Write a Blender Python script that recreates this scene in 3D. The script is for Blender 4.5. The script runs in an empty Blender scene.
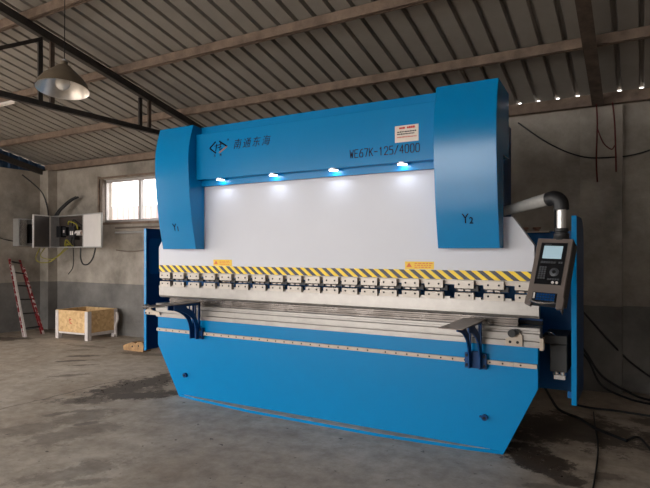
import bpy, bmesh, math, random
from mathutils import Vector, Matrix
R = math.radians
random.seed(7)
C = bpy.context.scene.collection

# ------------------------------------------------------------------ materials
def s2l(v):
    return tuple(((c/12.92) if c <= .04045 else ((c+.055)/1.055)**2.4) for c in [k/255 for k in v])

def mat(name, rgb, rough=.6, metal=0., noise=0., nscale=6., bump=0., bscale=40., coat=0., rough_var=0., emit=None, estr=0., spec=.5):
    m = bpy.data.materials.new(name); m.use_nodes = True
    nt = m.node_tree; b = nt.nodes['Principled BSDF']
    col = s2l(rgb)
    b.inputs['Base Color'].default_value = (*col, 1)
    b.inputs['Roughness'].default_value = rough
    b.inputs['Metallic'].default_value = metal
    b.inputs['Coat Weight'].default_value = coat; b.inputs['Specular IOR Level'].default_value = spec
    b.inputs['Coat Roughness'].default_value = .12
    tc = nt.nodes.new('ShaderNodeTexCoord')
    if noise > 0 or rough_var > 0:
        n = nt.nodes.new('ShaderNodeTexNoise'); n.inputs['Scale'].default_value = nscale
        n.inputs['Detail'].default_value = 5; n.inputs['Roughness'].default_value = .65
        nt.links.new(tc.outputs['Object'], n.inputs['Vector'])
        if noise > 0:
            r = nt.nodes.new('ShaderNodeValToRGB')
            r.color_ramp.elements[0].position = .3; r.color_ramp.elements[1].position = .7
            r.color_ramp.elements[0].color = (*[c*(1-noise) for c in col], 1)
            r.color_ramp.elements[1].color = (*[min(1, c*(1+noise)) for c in col], 1)
            nt.links.new(n.outputs['Fac'], r.inputs['Fac']); nt.links.new(r.outputs['Color'], b.inputs['Base Color'])
        if rough_var > 0:
            mr = nt.nodes.new('ShaderNodeMapRange')
            mr.inputs['To Min'].default_value = max(0, rough-rough_var); mr.inputs['To Max'].default_value = min(1, rough+rough_var)
            nt.links.new(n.outputs['Fac'], mr.inputs['Value']); nt.links.new(mr.outputs['Result'], b.inputs['Roughness'])
    if bump > 0:
        n2 = nt.nodes.new('ShaderNodeTexNoise'); n2.inputs['Scale'].default_value = bscale; n2.inputs['Detail'].default_value = 4
        nt.links.new(tc.outputs['Object'], n2.inputs['Vector'])
        bp = nt.nodes.new('ShaderNodeBump'); bp.inputs['Strength'].default_value = bump; bp.inputs['Distance'].default_value = .02
        nt.links.new(n2.outputs['Fac'], bp.inputs['Height']); nt.links.new(bp.outputs['Normal'], b.inputs['Normal'])
    if emit:
        b.inputs['Emission Color'].default_value = (*s2l(emit), 1); b.inputs['Emission Strength'].default_value = estr
    return m

M = {}
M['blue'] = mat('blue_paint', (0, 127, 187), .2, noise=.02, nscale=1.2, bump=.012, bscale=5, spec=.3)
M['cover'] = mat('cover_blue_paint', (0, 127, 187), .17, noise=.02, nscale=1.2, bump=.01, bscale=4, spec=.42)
M['navy'] = mat('navy_and_shaded_blue', (4, 60, 112), .4, noise=.08, nscale=5, spec=.25)  # navy parts; also the end guards' blue with shade in the colour
M['guard'] = mat('shaded_blue_paint', (0, 84, 142), .4, noise=.05, nscale=4, spec=.25)  # machine blue darkened, shade of side and inner parts put into the colour
M['white'] = mat('white_paint', (206, 206, 213), .4, noise=.015, nscale=2, bump=.02, bscale=7)
M['steel'] = mat('ground_steel', (160, 155, 150), .34, metal=.55, noise=.12, nscale=9, rough_var=.1)
M['steel_dark'] = mat('die_steel', (112, 106, 102), .26, metal=.85, noise=.5, nscale=4, rough_var=.15)
M['clamp'] = mat('clamp_steel', (176, 167, 157), .42, metal=.35, noise=.1, nscale=14)
M['hole'] = mat('dark_hole', (14, 14, 16), .8)
M['black'] = mat('black_rubber', (22, 22, 24), .5, noise=.15, nscale=20)
M['blackbox'] = mat('black_housing', (44, 43, 42), .6, noise=.1, nscale=20)
M['plate'] = mat('raw_steel_plate', (112, 100, 94), .42, metal=.6, noise=.2, nscale=12)
M['cream'] = mat('cream_rail', (182, 167, 150), .45, metal=.15, noise=.08, nscale=18)
M['bezel'] = mat('taupe_housing', (104, 94, 88), .48, noise=.04, nscale=8)
M['bezel_side'] = mat('dark_housing', (48, 44, 42), .5)
M['inset'] = mat('black_panel', (16, 18, 22), .3)
M['screen'] = mat('lit_screen', (150, 175, 186), .2, emit=(186, 214, 226), estr=.12)
M['key'] = mat('grey_keys', (70, 72, 76), .5)
M['tube'] = mat('pale_tube', (210, 206, 202), .3, metal=.5)
M['greyarm'] = mat('grey_arm', (158, 156, 152), .5, noise=.12, nscale=20)
M['chrome'] = mat('chrome', (225, 222, 218), .2, metal=.9)
M['ink'] = mat('dark_ink', (8, 12, 24), .9, spec=.05)
M['ink2'] = mat('worn_ink', (38, 34, 44), .9, spec=.05, noise=.5, nscale=30)
M['copper'] = mat('copper_ink', (150, 110, 92), .35, metal=.5)
M['yellow'] = mat('yellow_sticker', (240, 196, 40), .45)
M['orange'] = mat('orange_print', (224, 110, 30), .5)
M['red'] = mat('red_print', (200, 40, 36), .5)
M['pink'] = mat('pale_red_print', (206, 118, 106), .5)
M['paper'] = mat('sticker_paper', (226, 214, 200), .5, noise=.04, nscale=30)
M['led'] = mat('led_lens', (235, 242, 255), .3, emit=(232, 240, 255), estr=9)
M['rust'] = mat('rusty_steel', (116, 99, 86), .85, noise=.34, nscale=7, bump=.4, bscale=30)
M['truss'] = mat('dark_truss_steel', (52, 46, 42), .75, noise=.35, nscale=8)
M['truss_rust'] = mat('rusty_truss_steel', (84, 70, 60), .8, noise=.4, nscale=9)
M['sheet'] = mat('roof_sheet', (140, 134, 127), .7, metal=0, noise=.08, nscale=3)
M['galv'] = mat('galvanised', (176, 174, 172), .4, metal=.5, noise=.1, nscale=15)
M['boxwhite'] = mat('enamel_white', (214, 208, 204), .4, noise=.04, nscale=6)
M['boxgrey'] = mat('enamel_grey', (92, 88, 86), .4, noise=.1, nscale=8)
M['boxin'] = mat('cabinet_back', (62, 52, 46), .7, noise=.2, nscale=8)
M['breaker'] = mat('breaker_black', (24, 24, 28), .5)
M['cardboard'] = mat('tan_board', (176, 122, 88), .8, noise=.15, nscale=10)
M['ywire'] = mat('yellow_green_wire', (134, 126, 36), .6, noise=.25, nscale=30)
M['ladred'] = mat('ladder_red', (128, 38, 42), .7, noise=.6, nscale=30)
M['ladwhite'] = mat('ladder_white', (214, 204, 200), .6, noise=.15, nscale=30)
M['lampout'] = mat('lamp_enamel', (104, 92, 76), .4, noise=.12, nscale=10)
M['lampin'] = mat('lamp_reflector', (222, 216, 208), .3, metal=.6, noise=.12, nscale=14)
M['bulb'] = mat('bulb_glass', (226, 220, 210), .25)
M['wframe'] = mat('window_alu', (176, 170, 168), .4, metal=.2)
M['wood'] = mat('wood_scrap', (160, 124, 84), .8, noise=.4, nscale=20, bump=.3)
M['postpale'] = mat('pale_wrapped_post', (206, 196, 190), .6, noise=.12, nscale=14)
def worn_mat():
    m = bpy.data.materials.new('worn_red_paint'); m.use_nodes = True; nt = m.node_tree; b = nt.nodes['Principled BSDF']; b.inputs['Roughness'].default_value = .7
    tc = nt.nodes.new('ShaderNodeTexCoord'); n = nt.nodes.new('ShaderNodeTexNoise'); n.inputs['Scale'].default_value = 14; n.inputs['Detail'].default_value = 3
    nt.links.new(tc.outputs['Object'], n.inputs['Vector']); r = nt.nodes.new('ShaderNodeValToRGB'); el = r.color_ramp.elements
    el[0].position = .50; el[1].position = .56; el[0].color = (*s2l((140, 36, 42)), 1); el[1].color = (*s2l((206, 190, 186)), 1)
    nt.links.new(n.outputs['Fac'], r.inputs['Fac']); nt.links.new(r.outputs['Color'], b.inputs['Base Color']); return m
M['ladworn'] = worn_mat()
M['bluesheet'] = mat('blue_sheet', (26, 60, 92), .6, noise=.1, nscale=5)
M['cord_red'] = mat('dark_red_cord', (92, 34, 30), .7)
M['pipe'] = mat('brown_pipe', (104, 92, 82), .6, noise=.2, nscale=12)
M['fence'] = mat('pale_sheet_fence', (176, 160, 158), .7)
M['dirt'] = mat('dark_dirt', (44, 36, 30), .95, noise=.3, nscale=20)

def glass_mat():
    m = bpy.data.materials.new('window_glass'); m.use_nodes = True; nt = m.node_tree
    for n in list(nt.nodes): nt.nodes.remove(n)
    o = nt.nodes.new('ShaderNodeOutputMaterial'); mx = nt.nodes.new('ShaderNodeMixShader')
    t = nt.nodes.new('ShaderNodeBsdfTransparent'); g = nt.nodes.new('ShaderNodeBsdfGlossy'); g.inputs['Roughness'].default_value = .05
    t.inputs['Color'].default_value = (.93, .93, .93, 1)
    mx.inputs[0].default_value = .06; nt.links.new(t.outputs[0], mx.inputs[1]); nt.links.new(g.outputs[0], mx.inputs[2])
    nt.links.new(mx.outputs[0], o.inputs[0]); return m
M['glass'] = glass_mat()

def stripe_mat():
    m = bpy.data.materials.new('hazard_stripes'); m.use_nodes = True; nt = m.node_tree; b = nt.nodes['Principled BSDF']
    b.inputs['Roughness'].default_value = .45
    tc = nt.nodes.new('ShaderNodeTexCoord'); sx = nt.nodes.new('ShaderNodeSeparateXYZ'); nt.links.new(tc.outputs['Object'], sx.inputs[0])
    a = nt.nodes.new('ShaderNodeMath'); a.operation = 'MULTIPLY_ADD'; a.inputs[1].default_value = 1.25
    nt.links.new(sx.outputs['Z'], a.inputs[0]); nt.links.new(sx.outputs['X'], a.inputs[2])
    d = nt.nodes.new('ShaderNodeMath'); d.operation = 'DIVIDE'; d.inputs[1].default_value = .094; nt.links.new(a.outputs[0], d.inputs[0])
    f = nt.nodes.new('ShaderNodeMath'); f.operation = 'FRACT'; nt.links.new(d.outputs[0], f.inputs[0])
    g = nt.nodes.new('ShaderNodeMath'); g.operation = 'GREATER_THAN'; g.inputs[1].default_value = .5; nt.links.new(f.outputs[0], g.inputs[0])
    mx = nt.nodes.new('ShaderNodeMix'); mx.data_type = 'RGBA'
    mx.inputs['A'].default_value = (*s2l((252, 214, 40)), 1); mx.inputs['B'].default_value = (*s2l((52, 50, 66)), 1)
    nt.links.new(g.outputs[0], mx.inputs['Factor']); nt.links.new(mx.outputs['Result'], b.inputs['Base Color'])
    return m
M['stripe'] = stripe_mat()

def osb_mat():
    m = bpy.data.materials.new('strand_board'); m.use_nodes = True; nt = m.node_tree; b = nt.nodes['Principled BSDF']
    b.inputs['Roughness'].default_value = .8
    tc = nt.nodes.new('ShaderNodeTexCoord'); v = nt.nodes.new('ShaderNodeTexVoronoi'); v.inputs['Scale'].default_value = 22
    v.feature = 'F1'; nt.links.new(tc.outputs['Object'], v.inputs['Vector'])
    r = nt.nodes.new('ShaderNodeValToRGB'); el = r.color_ramp.elements
    el[0].color = (*s2l((196, 156, 108)), 1); el[1].color = (*s2l((222, 186, 136)), 1)
    e = el.new(.5); e.color = (*s2l((210, 172, 120)), 1)
    sx = nt.nodes.new('ShaderNodeSeparateColor'); nt.links.new(v.outputs['Color'], sx.inputs[0])
    nt.links.new(sx.outputs[0], r.inputs['Fac']); nt.links.new(r.outputs['Color'], b.inputs['Base Color']); return m
M['osb'] = osb_mat()

def N(nt, typ, **kw):
    n = nt.nodes.new(typ)
    for k, v in kw.items():
        if k in n.inputs: n.inputs[k].default_value = v
        else: setattr(n, k, v)
    return n

def wall_mat():
    m = bpy.data.materials.new('plastered_wall'); m.use_nodes = True; nt = m.node_tree; b = nt.nodes['Principled BSDF']
    b.inputs['Roughness'].default_value = .9
    tc = N(nt, 'ShaderNodeTexCoord'); L = nt.links.new
    n1 = N(nt, 'ShaderNodeTexNoise', Scale=1.4, Detail=6., Roughness=.65); L(tc.outputs['Object'], n1.inputs['Vector'])
    r1 = N(nt, 'ShaderNodeValToRGB'); L(n1.outputs['Fac'], r1.inputs['Fac'])
    r1.color_ramp.elements[0].position = .32; r1.color_ramp.elements[1].position = .7
    r1.color_ramp.elements[0].color = (*s2l((118, 111, 102)), 1); r1.color_ramp.elements[1].color = (*s2l((178, 168, 156)), 1)
    r2 = N(nt, 'ShaderNodeValToRGB'); L(n1.outputs['Fac'], r2.inputs['Fac'])
    r2.color_ramp.elements[0].position = .3; r2.color_ramp.elements[1].position = .72
    r2.color_ramp.elements[0].color = (*s2l((90, 87, 84)), 1); r2.color_ramp.elements[1].color = (*s2l((134, 130, 125)), 1)
    sp = N(nt, 'ShaderNodeSeparateXYZ'); L(tc.outputs['Object'], sp.inputs[0])
    n3 = N(nt, 'ShaderNodeTexNoise', Scale=6., Detail=3.); L(tc.outputs['Object'], n3.inputs['Vector'])
    ad = N(nt, 'ShaderNodeMath', operation='MULTIPLY_ADD'); ad.inputs[1].default_value = .015; L(n3.outputs['Fac'], ad.inputs[0]); L(sp.outputs['Z'], ad.inputs[2])
    gt = N(nt, 'ShaderNodeMath', operation='GREATER_THAN'); gt.inputs[1].default_value = .972; L(ad.outputs[0], gt.inputs[0])
    mx = N(nt, 'ShaderNodeMix', data_type='RGBA'); L(gt.outputs[0], mx.inputs['Factor']); L(r2.outputs['Color'], mx.inputs['A']); L(r1.outputs['Color'], mx.inputs['B'])
    L(mx.outputs['Result'], b.inputs['Base Color'])
    bp = N(nt, 'ShaderNodeBump', Strength=.35, Distance=.02); n4 = N(nt, 'ShaderNodeTexNoise', Scale=14., Detail=6.); L(tc.outputs['Object'], n4.inputs['Vector'])
    L(n4.outputs['Fac'], bp.inputs['Height']); L(bp.outputs['Normal'], b.inputs['Normal'])
    return m
M['wall'] = wall_mat()

# stains: (x, y, rx, ry, rotation, strength)
STAINS = [(-5.15, 4.5, .85, .30, 1.5, 1), (-4.75, 4.18, .55, .20, .76, 1), (-5.0, 4.2, .45, .3, 1.0, .75), (-5.1, 3.75, .4, .16, .6, .7),
          (-.70, 4.42, .46, .23, -.79, 1), (-.5, 4.15, .22, .12, -.6, .9), (-.55, 5.3, .75, .5, 0, .9), (-.95, 4.85, .3, .15, .2, .9),
          (-4.6, 3.35, .40, .22, 1.3, .42), (-4.25, 3.0, .45, .22, 1.3, .42), (-4.9, 3.3, .16, .08, 1.2, .6), (-4.4, 3.25, .14, .06, 1.0, .6), (-4.75, 3.5, .2, .06, .6, .6), (-3.5, 2.5, .4, .16, 1.1, .4), (-4.7, 2.9, .35, .2, 1.1, .35), (-3.3, 2.4, .2, .07, .8, .4),
          (-7.3, 5.3, .3, .07, .6, .85), (-7.1, 5.0, .3, .06, .8, .85), (-6.7, 4.9, .2, .05, .8, .7), (-6.3, 4.4, .3, .08, .9, .6), (-7.8, 5.6, .2, .06, .6, .6), (.15, 5.9, .35, .15, .3, .8), (-.1, 5.3, .4, .1, .2, .6),
          (-9.9, 5.7, .45, .22, .4, .9), (-10.0, 6.7, .6, .25, 0, .7), (-6.6, 5.9, .6, .14, .2, .6), (-.2, 4.3, .16, .08, .4, .6), (-.55, 3.9, .2, .06, .3, .5), (-8.0, 5.9, .5, .08, .1, .5)]
def floor_mat():
    m = bpy.data.materials.new('concrete_floor'); m.use_nodes = True; nt = m.node_tree; b = nt.nodes['Principled BSDF']; L = nt.links.new
    tc = N(nt, 'ShaderNodeTexCoord')
    n1 = N(nt, 'ShaderNodeTexNoise', Scale=.7, Detail=7., Roughness=.62, Distortion=.4); L(tc.outputs['Object'], n1.inputs['Vector'])
    r1 = N(nt, 'ShaderNodeValToRGB'); L(n1.outputs['Fac'], r1.inputs['Fac'])
    r1.color_ramp.elements[0].position = .3; r1.color_ramp.elements[1].position = .7
    r1.color_ramp.elements[0].color = (*s2l((160, 143, 124)), 1); r1.color_ramp.elements[1].color = (*s2l((198, 187, 173)), 1)
    n2 = N(nt, 'ShaderNodeTexNoise', Scale=5.5, Detail=8., Roughness=.72); L(tc.outputs['Object'], n2.inputs['Vector'])
    r2 = N(nt, 'ShaderNodeValToRGB'); L(n2.outputs['Fac'], r2.inputs['Fac'])
    r2.color_ramp.elements[0].position = .32; r2.color_ramp.elements[1].position = .62
    r2.color_ramp.elements[0].color = (.60, .57, .54, 1); r2.color_ramp.elements[1].color = (1.02, 1.02, 1.02, 1)
    mu = N(nt, 'ShaderNodeMix', data_type='RGBA', blend_type='MULTIPLY'); mu.inputs['Factor'].default_value = 1
    L(r1.outputs['Color'], mu.inputs['A']); L(r2.outputs['Color'], mu.inputs['B'])
    cur = mu.outputs['Result']
    # speckles of grit
    n5 = N(nt, 'ShaderNodeTexNoise', Scale=13., Detail=4., Roughness=.6); L(tc.outputs['Object'], n5.inputs['Vector'])
    gsp = N(nt, 'ShaderNodeMapRange'); gsp.inputs['From Min'].default_value = .66; gsp.inputs['From Max'].default_value = .72; L(n5.outputs['Fac'], gsp.inputs['Value'])
    mask = gsp.outputs['Result']
    dn = N(nt, 'ShaderNodeTexNoise', Scale=5., Detail=8., Roughness=.8); L(tc.outputs['Object'], dn.inputs['Vector'])
    for (x, y, rx, ry, ro, st) in STAINS:
        mp = N(nt, 'ShaderNodeMapping', vector_type='TEXTURE')
        mp.inputs['Location'].default_value = (x, y, 0); mp.inputs['Rotation'].default_value = (0, 0, ro); mp.inputs['Scale'].default_value = (rx, ry, 1e3)
        L(tc.outputs['Object'], mp.inputs['Vector'])
        ln = N(nt, 'ShaderNodeVectorMath', operation='LENGTH'); L(mp.outputs[0], ln.inputs[0])
        ad = N(nt, 'ShaderNodeMath', operation='MULTIPLY_ADD'); ad.inputs[1].default_value = 3.6; L(dn.outputs['Fac'], ad.inputs[0]); L(ln.outputs['Value'], ad.inputs[2])
        mr = N(nt, 'ShaderNodeMapRange'); mr.inputs['From Min'].default_value = 2.8; mr.inputs['From Max'].default_value = 2.5
        mr.inputs['To Min'].default_value = 0; mr.inputs['To Max'].default_value = st; L(ad.outputs[0], mr.inputs['Value'])
        mxx = N(nt, 'ShaderNodeMath', operation='MAXIMUM'); L(mask, mxx.inputs[0]); L(mr.outputs['Result'], mxx.inputs[1]); mask = mxx.outputs[0]
    mk = N(nt, 'ShaderNodeMath', operation='MULTIPLY'); mk.inputs[1].default_value = .93; L(mask, mk.inputs[0])
    mx = N(nt, 'ShaderNodeMix', data_type='RGBA'); L(mk.outputs[0], mx.inputs['Factor']); L(cur, mx.inputs['A']); mx.inputs['B'].default_value = (*s2l((60, 46, 36)), 1)
    # hairline crack / slab joint
    sp = N(nt, 'ShaderNodeSeparateXYZ'); L(tc.outputs['Object'], sp.inputs[0])
    wob = N(nt, 'ShaderNodeTexNoise', Scale=5., Detail=3.); L(tc.outputs['Object'], wob.inputs['Vector'])
    q = N(nt, 'ShaderNodeMath', operation='MULTIPLY_ADD'); q.inputs[1].default_value = .14; L(wob.outputs['Fac'], q.inputs[0]); L(sp.outputs['X'], q.inputs[2])
    q2 = N(nt, 'ShaderNodeMath', operation='SUBTRACT'); q2.inputs[1].default_value = -5.46; L(q.outputs[0], q2.inputs[0])
    q3 = N(nt, 'ShaderNodeMath', operation='ABSOLUTE'); L(q2.outputs[0], q3.inputs[0])
    q4 = N(nt, 'ShaderNodeMath', operation='LESS_THAN'); q4.inputs[1].default_value = .012; L(q3.outputs[0], q4.inputs[0])
    lx = N(nt, 'ShaderNodeMath', operation='LESS_THAN'); lx.inputs[1].default_value = 4.6; L(sp.outputs['Y'], lx.inputs[0])
    q5 = N(nt, 'ShaderNodeMath', operation='MULTIPLY'); L(q4.outputs[0], q5.inputs[0]); L(lx.outputs[0], q5.inputs[1])
    q6 = N(nt, 'ShaderNodeMath', operation='MULTIPLY'); q6.inputs[1].default_value = .6; L(q5.outputs[0], q6.inputs[0])
    mx2 = N(nt, 'ShaderNodeMix', data_type='RGBA'); L(q6.outputs[0], mx2.inputs['Factor']); L(mx.outputs['Result'], mx2.inputs['A']); mx2.inputs['B'].default_value = (*s2l((60, 50, 42)), 1)
    L(mx2.outputs['Result'], b.inputs['Base Color'])
    b.inputs['Roughness'].default_value = .62
    bp = N(nt, 'ShaderNodeBump', Strength=.3, Distance=.02); L(n2.outputs['Fac'], bp.inputs['Height']); L(bp.outputs['Normal'], b.inputs['Normal'])
    return m
M['floor'] = floor_mat()

# ------------------------------------------------------------------ geometry helper
class G:
    def __init__(s): s.v = []; s.f = []; s.m = []; s.mats = []
    def mi(s, mt):
        if mt not in s.mats: s.mats.append(mt)
        return s.mats.index(mt)
    def add(s, vs, fs, mt):
        o = len(s.v); s.v += [Vector(p) for p in vs]; k = s.mi(mt)
        for f in fs: s.f.append([i+o for i in f]); s.m.append(k)
        return s
    def box(s, x0, x1, y0, y1, z0, z1, mt):
        vs = [(x0,y0,z0),(x1,y0,z0),(x1,y1,z0),(x0,y1,z0),(x0,y0,z1),(x1,y0,z1),(x1,y1,z1),(x0,y1,z1)]
        return s.add(vs, [(0,3,2,1),(4,5,6,7),(0,1,5,4),(1,2,6,5),(2,3,7,6),(3,0,4,7)], mt)
    def obox(s, o, ex, ey, ez, mt):      # parallelepiped from corner o with edge vectors
        o, ex, ey, ez = map(Vector, (o, ex, ey, ez))
        vs = [o, o+ex, o+ex+ey, o+ey, o+ez, o+ex+ez, o+ex+ey+ez, o+ey+ez]
        return s.add(vs, [(0,3,2,1),(4,5,6,7),(0,1,5,4),(1,2,6,5),(2,3,7,6),(3,0,4,7)], mt)
    def prism(s, poly, axis, a0, a1, mt):
        def P(p, a):
            return {'x': (a, p[0], p[1]), 'y': (p[0], a, p[1]), 'z': (p[0], p[1], a)}[axis]
        n = len(poly)
        vs = [P(p, a0) for p in poly]+[P(p, a1) for p in poly]
        fs = [tuple(range(n)), tuple(range(2*n-1, n-1, -1))]+[(i, (i+1) % n, n+(i+1) % n, n+i) for i in range(n)]
        return s.add(vs, fs, mt)
    def disc(s, c, nrm, r, h, mt, n=12):   # short cylinder from c along nrm
        return s.tube([Vector(c), Vector(c)+Vector(nrm).normalized()*h], r, mt, n)
    def tube(s, pts, r, mt, n=10, caps=True):
        pts = [Vector(p) for p in pts]; rs = r if isinstance(r, (list, tuple)) else [r]*len(pts)
        vs = []; fs = []; up = None
        for i, p in enumerate(pts):
            t = (pts[min(i+1, len(pts)-1)]-pts[max(i-1, 0)]).normalized()
            if up is None:
                up = Vector((0, 0, 1)) if abs(t.z) < .9 else Vector((1, 0, 0))
            a = t.cross(up).normalized(); bb = a.cross(t).normalized(); up = bb
            for k in range(n):
                q = 2*math.pi*k/n; vs.append(p+(a*math.cos(q)+bb*math.sin(q))*rs[i])
        for i in range(len(pts)-1):
            for k in range(n):
                fs.append((i*n+k, i*n+(k+1) % n, (i+1)*n+(k+1) % n, (i+1)*n+k))
        if caps: fs += [tuple(range(n-1, -1, -1)), tuple(range((len(pts)-1)*n, len(pts)*n))]
        return s.add(vs, fs, mt)
    def lathe(s, prof, c, axis, mt, n=40):
        c = Vector(c); z = Vector(axis).normalized(); x = z.orthogonal().normalized(); y = z.cross(x)
        vs = []; fs = []
        for (r, h) in prof:
            for k in range(n):
                q = 2*math.pi*k/n; vs.append(c+z*h+(x*math.cos(q)+y*math.sin(q))*r)
        for i in range(len(prof)-1):
            for k in range(n): fs.append((i*n+k, i*n+(k+1) % n, (i+1)*n+(k+1) % n, (i+1)*n+k))
        return s.add(vs, fs, mt)

WL = {}
def link(name, g, parent=None, origin=None, bevel=0, smooth=False, fixn=True):
    """one mesh object; g is in world coordinates"""
    base = WL.get(parent.name, Vector((0, 0, 0))) if parent else Vector((0, 0, 0))
    if origin is None:
        origin = base if parent else Vector((0, 0, 0))
    origin = Vector(origin)
    me = bpy.data.meshes.new(name)
    me.from_pydata([tuple(p-origin) for p in g.v], [], g.f)
    for mt in g.mats: me.materials.append(M[mt])
    for p, k in zip(me.polygons, g.m): p.material_index = k
    if fixn:
        bm = bmesh.new(); bm.from_mesh(me); bmesh.ops.recalc_face_normals(bm, faces=bm.faces); bm.to_mesh(me); bm.free()
    if smooth:
        for p in me.polygons: p.use_smooth = True
        me.set_sharp_from_angle(angle=R(40))
    me.update()
    o = bpy.data.objects.new(name, me); C.objects.link(o)
    if parent: o.parent = parent
    o.location = origin-base; WL[o.name] = origin
    if bevel:
        b = o.modifiers.new('bevel', 'BEVEL'); b.width = bevel; b.segments = 2; b.limit_method = 'ANGLE'
    return o

def tag(o, label=None, cat=None, group=None, kind=None):
    for k, v in (('label', label), ('category', cat), ('group', group), ('kind', kind)):
        if v: o[k] = v
    return o
def thing(name, loc, label, cat, group=None):
    o = bpy.data.objects.new(name, None); C.objects.link(o); o.location = loc; o.empty_display_size = .1
    WL[o.name] = Vector(loc); return tag(o, label, cat, group)
def struct(name, g, **kw):
    o = link(name, g, **kw); o['kind'] = 'structure'; return o

def text(name, s, size, origin, xdir, udir, mt, parent, xs=1., shear=0., depth=.0015, bold=0., spacing=1.):
    cu = bpy.data.curves.new(name, 'FONT'); cu.body = s; cu.size = size; cu.shear = shear; cu.offset = bold; cu.space_character = spacing
    cu.extrude = .001; cu.resolution_u = 4
    ob = bpy.data.objects.new(name+'_tmp', cu); C.objects.link(ob)
    dg = bpy.context.evaluated_depsgraph_get(); me = bpy.data.meshes.new_from_object(ob.evaluated_get(dg))
    C.objects.unlink(ob); bpy.data.objects.remove(ob)
    xdir = Vector(xdir).normalized(); udir = Vector(udir).normalized(); n = xdir.cross(udir)
    g = G(); g.add([Vector(origin)+xdir*(v.co.x*xs)+udir*v.co.y+n*(v.co.z+.0005) for v in me.vertices], [tuple(p.vertices) for p in me.polygons], mt)
    return link(name, g, parent)

def catenary(a, b, sag, n=14):
    a, b = Vector(a), Vector(b)
    return [a.lerp(b, i/n)-Vector((0, 0, sag*4*(i/n)*(1-i/n))) for i in range(n+1)]
def smooth_path(pts, n=6):
    pts = [Vector(p) for p in pts]; out = []
    for i in range(len(pts)-1):
        p0 = pts[max(i-1, 0)]; p1 = pts[i]; p2 = pts[i+1]; p3 = pts[min(i+2, len(pts)-1)]
        for k in range(n):
            t = k/n
            out.append(.5*((2*p1)+(p2-p0)*t+(2*p0-5*p1+4*p2-p3)*t*t+(3*p1-p0-3*p2+p3)*t**3))
    return out+[pts[-1]]

# ------------------------------------------------------------------ the building
YB = 7.0; XL = -10.68; XR = 5.0; SY0 = -1.5; SY1 = 3.5; YF = -4.5; RID = .5; SL = .23; ZE = 3.36
def roofz(y): return ZE+SL*(YB-y) if y >= RID else ZE+SL*(YB-RID)-SL*(RID-y)

g = G(); g.box(XL-.22, XR+.22, YF-.22, YB+.22, -.12, 0, 'floor'); struct('floor', g)
g = G(); g.box(-30, 25, YB+.23, 22, -.14, -.02, 'floor'); g.box(-30, 25, -26, YF-.23, -.14, -.02, 'floor')
g.box(-30, XL-.23, YF-.23, YB+.23, -.14, -.02, 'floor'); struct('floor_yard', g)

WX0, WX1, WZ0, WZ1 = -9.0, -7.02, 2.13, 2.95
g = G()
g.box(XL-.22, WX0, YB, YB+.22, 0, 3.228, 'wall'); g.box(WX1, XR+.22, YB, YB+.22, 0, 3.228, 'wall')
g.box(WX0, WX1, YB, YB+.22, 0, WZ0, 'wall'); g.box(WX0, WX1, YB, YB+.22, WZ1, 3.228, 'wall')
struct('wall_back', g)
g = G(); g.box(XL-.22, XL, YF, SY0, 0, 3.2, 'wall'); g.box(XL-.22, XL, SY1, YB, 0, 3.2, 'wall'); g.box(XL-.22, XL, SY0, SY1, 3.0, 3.2, 'wall'); struct('wall_left', g)
g = G(); g.box(XR, XR+.22, YF, YB, 0, 3.3, 'wall'); struct('wall_right', g)
DX0, DX1, DZ = -10.2, -2.5, 3.15
g = G(); g.box(XL-.22, DX0, YF-.22, YF, 0, 3.2, 'wall'); g.box(DX1, XR+.22, YF-.22, YF, 0, 3.2, 'wall'); g.box(DX0, DX1, YF-.22, YF, DZ, 3.2, 'wall'); struct('wall_front', g)

def corrug(x0, x1, pitch, base, top, h):
    pts = []; x = x0
    while x < x1:
        pts += [(x, 0), (x+pitch-base, 0), (x+pitch-base/2-top/2, h), (x+pitch-base/2+top/2, h)]
        x += pitch
    pts.append((x, 0)); return pts
def roof_slope(ya, yb):
    pr = corrug(XL-.3, XR+.3, .2155, .054, .030, .048); pr = [(x+.024, z) for x, z in pr]
    g = G(); vs = []; n = len(pr)
    for y in (ya, yb):
        for x, z in pr: vs.append((x, y, roofz(y)+z))
    for y in (ya, yb):
        for x, z in pr: vs.append((x, y, roofz(y)+z+.006))
    fs = [(i, i+1, n+i+1, n+i) for i in range(n-1)]+[(2*n+i, 3*n+i, 3*n+i+1, 2*n+i+1) for i in range(n-1)]
    fs += [(i, 2*n+i, 2*n+i+1, i+1) for i in range(n-1)]+[(n+i, n+i+1, 3*n+i+1, 3*n+i) for i in range(n-1)]
    g.add(vs, fs, 'sheet'); return g
g = roof_slope(YB+.03, RID); g2 = roof_slope(RID, YF-.25)
g.add(g2.v, g2.f, 'sheet'); g.box(XL-.3, XR+.3, RID-.2, RID+.2, roofz(RID)+.03, roofz(RID)+.07, 'sheet'); struct('ceiling', g)

# gable cladding (blue corrugated sheet over the left wall, plain one on the right)
def gable(x, mt, name, zb):
    vs = []; ys = []; y = YF
    while y < YB+.01:
        ys += [(y, 0), (y+.11, 0), (y+.13, .03), (y+.18, .03)]; y += .2
    g = G()
    for (y, d) in ys:
        yy = min(y, YB); vs += [(x+d, yy, zb), (x+d, yy, roofz(yy)-.01), (x+d-.01, yy, zb), (x+d-.01, yy, roofz(yy)-.01)]
    fs = []
    for i in range(len(ys)-1):
        a = 4*i; fs += [(a, a+4, a+5, a+1), (a+2, a+3, a+7, a+6)]
    g.add(vs, fs, mt); return struct(name, g, fixn=False)
gable(XL-.12, 'bluesheet', 'wall_gable', 3.2)
gable(XR+.1, 'sheet', 'wall_gable_right', 3.2)

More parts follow.
